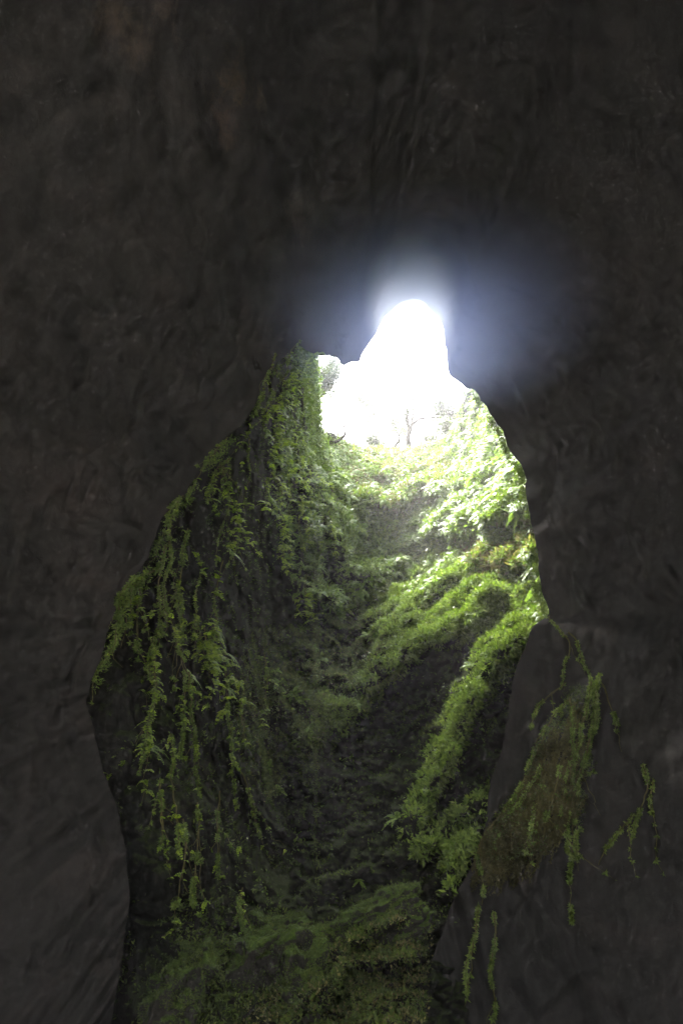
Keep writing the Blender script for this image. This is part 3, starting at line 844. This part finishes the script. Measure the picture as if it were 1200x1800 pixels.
# root and moss curtain on the right dark wall
RV = [
 ([(1052, 1185), (1046, 1230), (1040, 1275), (1028, 1330), (1014, 1380), (1008, 1450), (1002, 1520), (1000, 1560), (1006, 1618)], "longest mossy root hanging to a point on the right dark wall", 3.5),
 ([(1036, 1190), (1030, 1240), (1020, 1290), (1010, 1340), (1004, 1400), (996, 1450), (998, 1500)], "mossy root just left of the longest one on the right wall", 3.0),
 ([(1044, 1200), (1048, 1250), (1036, 1310), (1020, 1350), (1016, 1410), (1012, 1470), (1014, 1530)], "mossy root close along the right of the longest one", 3.0),
 ([(1054, 1200), (1066, 1222), (1076, 1250), (1084, 1272)], "short mossy sprig furthest to the right of the root bundle", 2.6),
 ([(1002, 1225), (1006, 1270), (1004, 1320), (992, 1370), (985, 1430)], "reddish root in the middle of the right root curtain", 2.6),
 ([(998, 1230), (970, 1262), (945, 1300), (930, 1340), (922, 1375)], "mossy root slanting left from the top of the right root curtain", 2.0),
 ([(995, 1200), (965, 1222), (940, 1250), (932, 1278)], "thin root arching left over the top of the right root curtain", 1.2),
 ([(962, 1085), (984, 1108), (1000, 1140), (990, 1170), (988, 1200)], "pale thin root at the elbow of the right rock edge", 1.2),
 ([(1000, 1112), (1012, 1130), (1024, 1165), (1040, 1190)], "thin root over the dark elbow of the right rock edge", 1.6),
 ([(930, 1340), (910, 1390), (880, 1430), (850, 1470), (840, 1510), (850, 1560), (848, 1590)], "long mossy root outlining the lower left of the right root curtain", 2.4),
 ([(960, 1330), (940, 1370), (915, 1410), (885, 1450), (868, 1490)], "brown root inside the lower left of the right root curtain", 1.8),
 ([(985, 1340), (975, 1390), (960, 1440), (955, 1480)], "brown root in the lower middle of the right root curtain", 1.8),
 ([(955, 1380), (940, 1420), (930, 1470), (925, 1500)], "brown root left of the lower middle of the curtain", 1.5),
 ([(1128, 1345), (1136, 1375), (1130, 1410), (1118, 1440), (1112, 1470)], "dim mossy root alone on the far right wall", 2.2),
 ([(1148, 1370), (1140, 1400), (1142, 1430)], "short dim root beside the lone one on the far right", 1.2),
 ([(1110, 1430), (1090, 1460), (1066, 1490), (1050, 1520)], "faint root trailing down left from the lone far right root", 1.0),
 ([(868, 1600), (872, 1650), (862, 1700), (870, 1760), (860, 1800)], "dim root at the bottom right of the opening", 1.6),
 ([(840, 1590), (835, 1650), (818, 1700), (820, 1750)], "dim mossy root left of the bottom right root", 1.6),
]
for k_, (pl, lb_, ms_) in enumerate(RV):
    vine(pl, .10, .15, ms_, lb_, "roots hanging on the right cave wall", 200 + k_, .02, M_ROOT, 1, M_MOSS, 4.0)

# web of fine rootlets between them, countless
mb = MB(); r3 = np.random.default_rng(33)
for _ in range(700):
    x0 = r3.uniform(850, 1030); y0 = np.interp(x0, [850, 900, 950, 1030], [1460, 1400, 1300, 1210]) + r3.uniform(0, 1) * np.interp(x0, [850, 950, 1030], [40, 190, 200])
    ln = r3.uniform(20, 70)
    pl = np.c_[x0 - np.linspace(0, ln * .4, 6), y0 + np.linspace(0, ln, 6)]
    C = np.array([wall_point(a, b, .12) for a, b in pl]); C = catmull(C, 14) + r3.normal(size=(14, 3)) * .015
    tube(mb, C, np.linspace(.012, .005, 14), 3)
    ix = r3.integers(14, size=70); L = r3.uniform(.02, .055, 70)
    leaves(mb, C[ix], rdir(70, r3), rdir(70, r3), L, L * .4, .1)
tag(obj("rootlet_undergrowth", mb.mesh("rootlet_undergrowth", M_ROOT)), kind="stuff")

# moss on the bulge of the right wall
ib = np.where((bm_ > .25).ravel() & (fbm(SP / .35, 3, 660).ravel() > -.05))[0]
ib = r3.choice(ib, 7000); PB = SP.reshape(-1, 3)[ib] + r3.normal(size=(7000, 3)) * .05
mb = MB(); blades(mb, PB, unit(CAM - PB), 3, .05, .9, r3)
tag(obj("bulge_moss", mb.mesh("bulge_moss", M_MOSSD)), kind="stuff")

# moss and small leaves fringing the rock edge
mb = MB()
ki = np.where(((OUTL[:, 0] > 800) & (OUTL[:, 1] > 680) & (OUTL[:, 1] < 1110)) | ((OUTL[:, 0] < 560) & (OUTL[:, 1] < 1200)))[0]
wk = np.where(OUTL[ki, 0] < 560, .3, 1.0) * (fbm(np.c_[OUTL[ki, :2] / 18.0, np.zeros(len(ki))], 3, 77) > -.1); ix = r3.choice(ki, 2400, p=wk / wk.sum())
PL = LIPP[ix] + (LIPP[(ix + 1) % NK] - LIPP[ix]) * r3.uniform(0, 1, (2400, 1))
inw = unit(np.c_[CEN[0] - OUTL[ix, 0], np.zeros(2400), -(CEN[1] - OUTL[ix, 1])])
PL = PL + inw * r3.uniform(-.02, .10, (2400, 1)) + r3.normal(size=PL.shape) * .04 + np.array([0, .15, 0])
blades(mb, PL, inw + np.array([0, 0, -.2]), 3, .07, .9, r3)
tag(obj("edge_moss", mb.mesh("edge_moss", M_MOSS)), kind="stuff")

# ------------------------------------------------------------------ single ferns that stand out
FE = [ # px, py, size(m), zone
 (846, 712, .7, 'A'), (862, 742, .8, 'A'), (874, 770, .9, 'A'), (892, 800, 1.0, 'A'), (905, 828, 1.1, 'A'), (912, 862, 1.2, 'A'), (918, 900, 1.1, 'A'), (926, 940, 1.0, 'A'), (934, 985, .9, 'A'),
 (938, 1030, .9, 'A'), (952, 1066, .8, 'A'),
 (790, 770, 1.1, 'B'), (820, 790, 1.2, 'B'), (760, 800, 1.0, 'B'), (800, 830, 1.3, 'B'), (840, 840, 1.3, 'B'), (868, 820, 1.1, 'B'), (780, 880, 1.2, 'B'), (830, 880, 1.2, 'B'), (870, 875, 1.1, 'B'), (740, 905, 1.1, 'B'), (770, 930, 1.0, 'B'),
 (610, 800, .9, 'C'), (650, 815, 1.0, 'C'), (720, 815, 1.0, 'C'), (690, 850, .9, 'C'), (600, 840, .9, 'C'), (640, 870, .8, 'C'), (750, 850, 1.0, 'C'),
 (680, 965, 1.1, 'D'), (705, 985, .9, 'D'), (640, 915, .8, 'D'), (615, 945, .8, 'D'), (650, 990, .8, 'D'), (730, 1010, .8, 'D'), (770, 1025, .8, 'D'), (590, 1030, .8, 'D'), (610, 1000, .8, 'D'),
 (762, 1060, .7, 'E'), (830, 1075, .7, 'E'), (880, 1060, .7, 'E'), (850, 985, .7, 'E'), (905, 1000, .8, 'E'), (800, 950, .8, 'E'), (655, 1105, .5, 'E'),
 (572, 880, .8, 'F'), (552, 930, .8, 'F'), (600, 905, .8, 'F'), (560, 1000, .7, 'F'), (545, 1060, .6, 'F'), (575, 790, .9, 'F'), (530, 700, .7, 'F'), (545, 660, .7, 'F'),
 (505, 985, .7, 'G'), (470, 880, .7, 'G'), (405, 975, .5, 'G'), (375, 1110, .55, 'G'), (395, 1150, .55, 'G'), (398, 1210, .5, 'G'), (330, 1190, .4, 'G'), (262, 1320, .45, 'G'), (430, 1235, .4, 'G'),
 (700, 1440, .55, 'H'), (690, 1250, .35, 'H'), (615, 1335, .4, 'H'), (845, 1285, .3, 'H'), (630, 1545, .22, 'H'), (605, 1640, .35, 'H'), (530, 1460, .35, 'H'), (415, 1655, .3, 'H'), (480, 1620, .25, 'H'),
]
ZN = {'A': ("bright fern leaning out behind the right rock edge", "ferns along the right rock edge", "from the top"),
      'B': ("pale sunlit fern on the upper right slope", "ferns on the upper right slope", "from the top"),
      'C': ("leafy fern just under the skylight rim", "ferns under the skylight rim", "from the left"),
      'D': ("silvery fern over the dark hollow mid slope", "ferns around the mid slope hollow", "from the left"),
      'E': ("small fern among the mossy ledges", "ferns among the mossy ledges", "from the left"),
      'F': ("fern rooted in the ivy curtain", "ferns in the ivy curtain", "from the top"),
      'G': ("small fern on the shadowed left wall", "ferns on the shadowed left wall", "from the top"),
      'H': ("dim little fern in the dark lower shaft", "ferns in the dark lower shaft", "from the top")}
ORD = "topmost second third fourth fifth sixth seventh eighth ninth tenth eleventh twelfth".split()
r4 = np.random.default_rng(44)
for z_, (lb_, gr_, how) in ZN.items():
    lst = [f for f in FE if f[3] == z_]
    lst.sort(key=lambda f: f[1] if 'top' in how else f[0])
    for q_, (x, y, s, _) in enumerate(lst):
        p, n = shaft_sample(x, y)
        p = p + unit(CAM - p) * .12
        root = obj("fern", None, loc=p)
        word = ORD[q_] if q_ else ("topmost" if 'top' in how else "first")
        tag(root, f"{lb_}, {word} of its group {how}" if q_ or 'left' in how else f"{lb_}, topmost of its group", "fern", gr_)
        nf = 8 if s > .6 else 6
        for g_ in range(nf):
            mbf = MB()
            nn = unit(n + np.array([0, 0, .75])); a = unit(np.cross(nn, [0.3, .2, 1])); b = np.cross(nn, a)
            th = g_ * 6.283 / nf + r4.normal() * .25
            o_ = math.cos(th) * a + math.sin(th) * b
            L = s * r4.uniform(.75, 1.05) * (.9 if z_ in 'GH' else .85)
            frond(mbf, np.zeros(3), unit(o_ + nn * r4.uniform(.25, .8)), nn - o_ * .3 + np.array([0, -.3, .3]), L, L * r4.uniform(.3, .4), 14, r4.uniform(.4, .9), False, r4)
            obj("frond", mbf.mesh("frond", M_FERN), root)

# ------------------------------------------------------------------ trees on the rim
def tree(base, height, lean, seed, label, crown_n, leaf_s, levels=4, name="rim_tree", trunk_r=.12, spread=.7, clear=.25):
    r = np.random.default_rng(seed)
    root = tag(obj(name, None, loc=base), label, "tree", None)
    tb = MB(); ends = []
    def grow(p, d, L, R, lv):
        n = 6; pts = [p]
        for k in range(n):
            d = unit(d + r.normal(size=3) * .16 + np.array([0, 0, .05]))
            pts.append(pts[-1] + d * L / n)
        tube(tb, np.array(pts), np.linspace(R, R * .62, n + 1), 6 if lv > 1 else 4)
        if lv == 0: ends.extend(pts[2:]); return
        if lv == 1: ends.extend(pts[3:])
        for k in range(3 if lv > 1 else 4):
            q = pts[r.integers(3, n + 1)] if k else pts[-1]
            grow(q, unit(d + rdir(1, r)[0] * spread + np.array([0, 0, .12])), L * r.uniform(.55, .8), R * .55, lv - 1)
    grow(np.zeros(3), unit(np.array(lean, float)), height * .38, trunk_r, levels)
    obj("trunk", tb.mesh("trunk", M_BARK, smooth=True), root)
    E = np.array(ends); ix = r.integers(len(E), size=crown_n)
    P = E[ix] + r.normal(size=(crown_n, 3)) * leaf_s * 1.6
    L = leaf_s * r.uniform(.6, 1.2, crown_n)
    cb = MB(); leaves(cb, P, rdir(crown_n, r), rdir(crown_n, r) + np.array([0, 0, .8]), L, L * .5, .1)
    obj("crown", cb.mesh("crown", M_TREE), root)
    return root
tree(at(716, 792, 48.0), 4.6, (-.1, 0, 1), 3, "small dark twisted tree standing alone at the middle of the skylight rim", 1400, .15, 4, trunk_r=.2, clear=.2)
tree(at(690, 790, 48.5), 2.4, (.7, 0, .8), 5, "low leaning tree just left of the small twisted tree", 500, .14, 3, trunk_r=.10)
tree(at(558, 742, 40.5), 5.4, (.35, .2, 1), 8, "spreading tree whose pale crown overhangs the top of the ivy curtain", 16000, .16, 4, trunk_r=.13, spread=.95)
tree(at(812, 745, 47.0), 3.8, (-.55, .3, .8), 12, "bleached bare branched tree at the right end of the skylight rim", 3600, .13, 4, trunk_r=.14, spread=.8)
tree(at(600, 790, 53.0), 7.5, (.15, .3, 1), 15, "faint washed out tree beyond the left part of the rim", 6500, .14, 4, trunk_r=.12, spread=.8)
tree(at(660, 800, 56.0), 6.0, (.1, .3, 1), 19, "faint bush like tree behind the middle of the rim", 6500, .14, 4, trunk_r=.10, spread=.9)
tree(at(770, 800, 56.0), 6.5, (.1, .3, 1), 23, "faint washed out tree beyond the right part of the rim", 4500, .14, 4, trunk_r=.10, spread=.9)
tree(at(668, 796, 47.0), 1.9, (-.3, 0, 1), 31, "dark low shrub on the rim left of the twisted tree", 2600, .15, 3, "rim_shrub", .07, 1.1)
tree(at(738, 798, 47.0), 1.6, (.4, 0, 1), 32, "dark low shrub on the rim right of the twisted tree", 2600, .15, 3, "rim_shrub", .07, 1.1)
tree(at(780, 782, 46.0), 2.0, (.1, 0, 1), 33, "dark rounded shrub at the right end of the rim below the bleached tree", 2600, .15, 3, "rim_shrub", .07, 1.1)
# crooked dead branch reaching into the light
bb = MB(); C = catmull([at(562, 772, 38.5), at(575, 778, 38.0), at(592, 776, 38.0), (at(606, 764, 38.2)), at(604, 757, 38.4)], 16)
tube(bb, C, np.linspace(.16, .05, 16) * (1 + .3 * fbm(C * 3, 2, 1)), 7)
o = obj("dead_branch", bb.mesh("dead_branch", M_BARK, C[0], True), loc=C[0])
tag(o, "crooked dark dead branch curving up beside the sky at the left end of the rim", "branch")

# ------------------------------------------------------------------ boulders at the foot of the shaft
def ico(n):
    import bmesh
    bm = bmesh.new(); bmesh.ops.create_icosphere(bm, subdivisions=n, radius=1)
    V = np.array([v.co[:] for v in bm.verts]); F = np.array([[v.index for v in f.verts] for f in bm.faces]); bm.free()
    return V, F
IV, IF = ico(5)
BL = [(470, 1705, 11.3, .42, .42, .40, "large mossy boulder on the left at the foot of the shaft"),
      (552, 1672, 11.8, .48, .4, .34, "flat topped mossy boulder in the middle of the floor"),
      (535, 1725, 11.0, .26, .3, .36, "dark upright boulder under the flat topped one"),
      (470, 1640, 12.4, .30, .3, .26, "small rounded boulder behind the large left one"),
      (668, 1618, 12.6, .55, .4, .26, "long low boulder with a bright moss stripe, upper right of the floor"),
      (690, 1652, 12.0, .50, .4, .22, "low dark boulder below the striped one"),
      (520, 1640, 12.6, .28, .3, .22, "little boulder between the left boulders and the gully"),
      (300, 1780, 9.6, .30, .3, .42, "dim mossy boulder in the bottom left corner of the shaft"),
      (345, 1700, 10.6, .26, .3, .36, "dim upright boulder above the bottom left corner one")]
r5 = np.random.default_rng(55)
for k_, (x, y, D, a, b, c, lb_) in enumerate(BL):
    ctr = at(x, y, min(D + 1.5, float(px_of(shaft_sample(x, y)[0])[2]) - .12))
    U = IV * (1 + .75 * fbm(IV * 1.3 + k_ * 7, 3, 400)[:, None] + .22 * fbm(IV * 4 + k_, 4, 410)[:, None])
    V = U * np.array([a, b, c]) * 1.3
    ca_, sa_ = math.cos(.42), math.sin(.42)
    if x > 600: V = V @ np.array([[ca_, 0, sa_], [0, 1, 0], [-sa_, 0, ca_]])
    bo = obj("boulder", mesh("boulder", V, IF, M_BOULDER, True), loc=ctr)
    tag(bo, lb_, "boulder", "boulders at the foot of the shaft")
    w = np.clip(unit(U)[:, 2] + .7, 0, 1) * (fbm(V / .2 + k_, 3, 420) > -.12); w /= w.sum()
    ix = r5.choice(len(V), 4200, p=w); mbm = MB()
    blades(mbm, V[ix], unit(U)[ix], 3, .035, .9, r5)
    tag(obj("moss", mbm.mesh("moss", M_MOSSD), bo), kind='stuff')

# ------------------------------------------------------------------ the air
def box(name, x0, x1, y0, y1, z0, z1, mat):
    V = np.array([[x, y, z] for x in (x0, x1) for y in (y0, y1) for z in (z0, z1)], float)
    F = np.array([[0, 1, 3, 2], [4, 6, 7, 5], [0, 4, 5, 1], [2, 3, 7, 6], [0, 2, 6, 4], [1, 5, 7, 3]])
    return tag(obj(name, mesh(name, V, F, mat)), kind="stuff")
def vol(name, color, dens, g):
    m = bpy.data.materials.new(name); m.use_nodes = True
    n = m.node_tree.nodes; n.remove(n["Principled BSDF"])
    v = n.new("ShaderNodeVolumePrincipled")
    v.inputs["Color"].default_value = (*color, 1); v.inputs["Density"].default_value = dens; v.inputs["Anisotropy"].default_value = g
    m.node_tree.links.new(v.outputs[0], n["Material Output"].inputs["Volume"])
    return m, v
mm, v_ = vol("glow_mist", (.54, .64, 1.0), 1.0, .8)  # added bluish mist standing in for glare round the skylight
n_ = mm.node_tree.nodes; l_ = mm.node_tree.links
tc_ = n_.new("ShaderNodeTexCoord"); ln_ = n_.new("ShaderNodeVectorMath"); ln_.operation = 'LENGTH'
l_.new(tc_.outputs["Object"], ln_.inputs[0])
f_ = mth(n_, l_, 'SUBTRACT', 1.0, ln_.outputs["Value"], True)
f_ = mth(n_, l_, 'MULTIPLY', mth(n_, l_, 'POWER', f_, 1.5), .40)
l_.new(f_, v_.inputs["Density"])
IV, IF = ico(4)
mm2 = mm.copy(); mm2.name = "mist column"
[q_ for q_ in mm2.node_tree.nodes if q_.type == 'MATH' and q_.operation == 'MULTIPLY'][0].inputs[1].default_value = 2.6
mm2.node_tree.nodes['Principled Volume'].inputs['Color'].default_value = (.90, .94, 1.0, 1)
col_ = tag(obj("glow_column", mesh("glow_column", IV, IF, mm2, True), loc=at(722, 525, 21.2)), kind="stuff")  # denser blob added to make the bright column of glow above the skylight
col_.scale = (1.6, 1.3, 2.4); col_.rotation_euler = (PITCH, 0, 0)
glow_mist = tag(obj("glow_mist", mesh("glow_mist", IV, IF, mm, True), loc=at(760, 530, 16.0)), kind="stuff")
glow_mist.scale = (4.6, 2.2, 3.0); glow_mist.rotation_euler = (PITCH, 0, 0)
mh, _ = vol("haze", (1, .97, .98), .0018, .3)  # thin haze added to lift the darkest rock evenly
box("haze", -70, 70, -70, 110, -5.0, 45, mh)
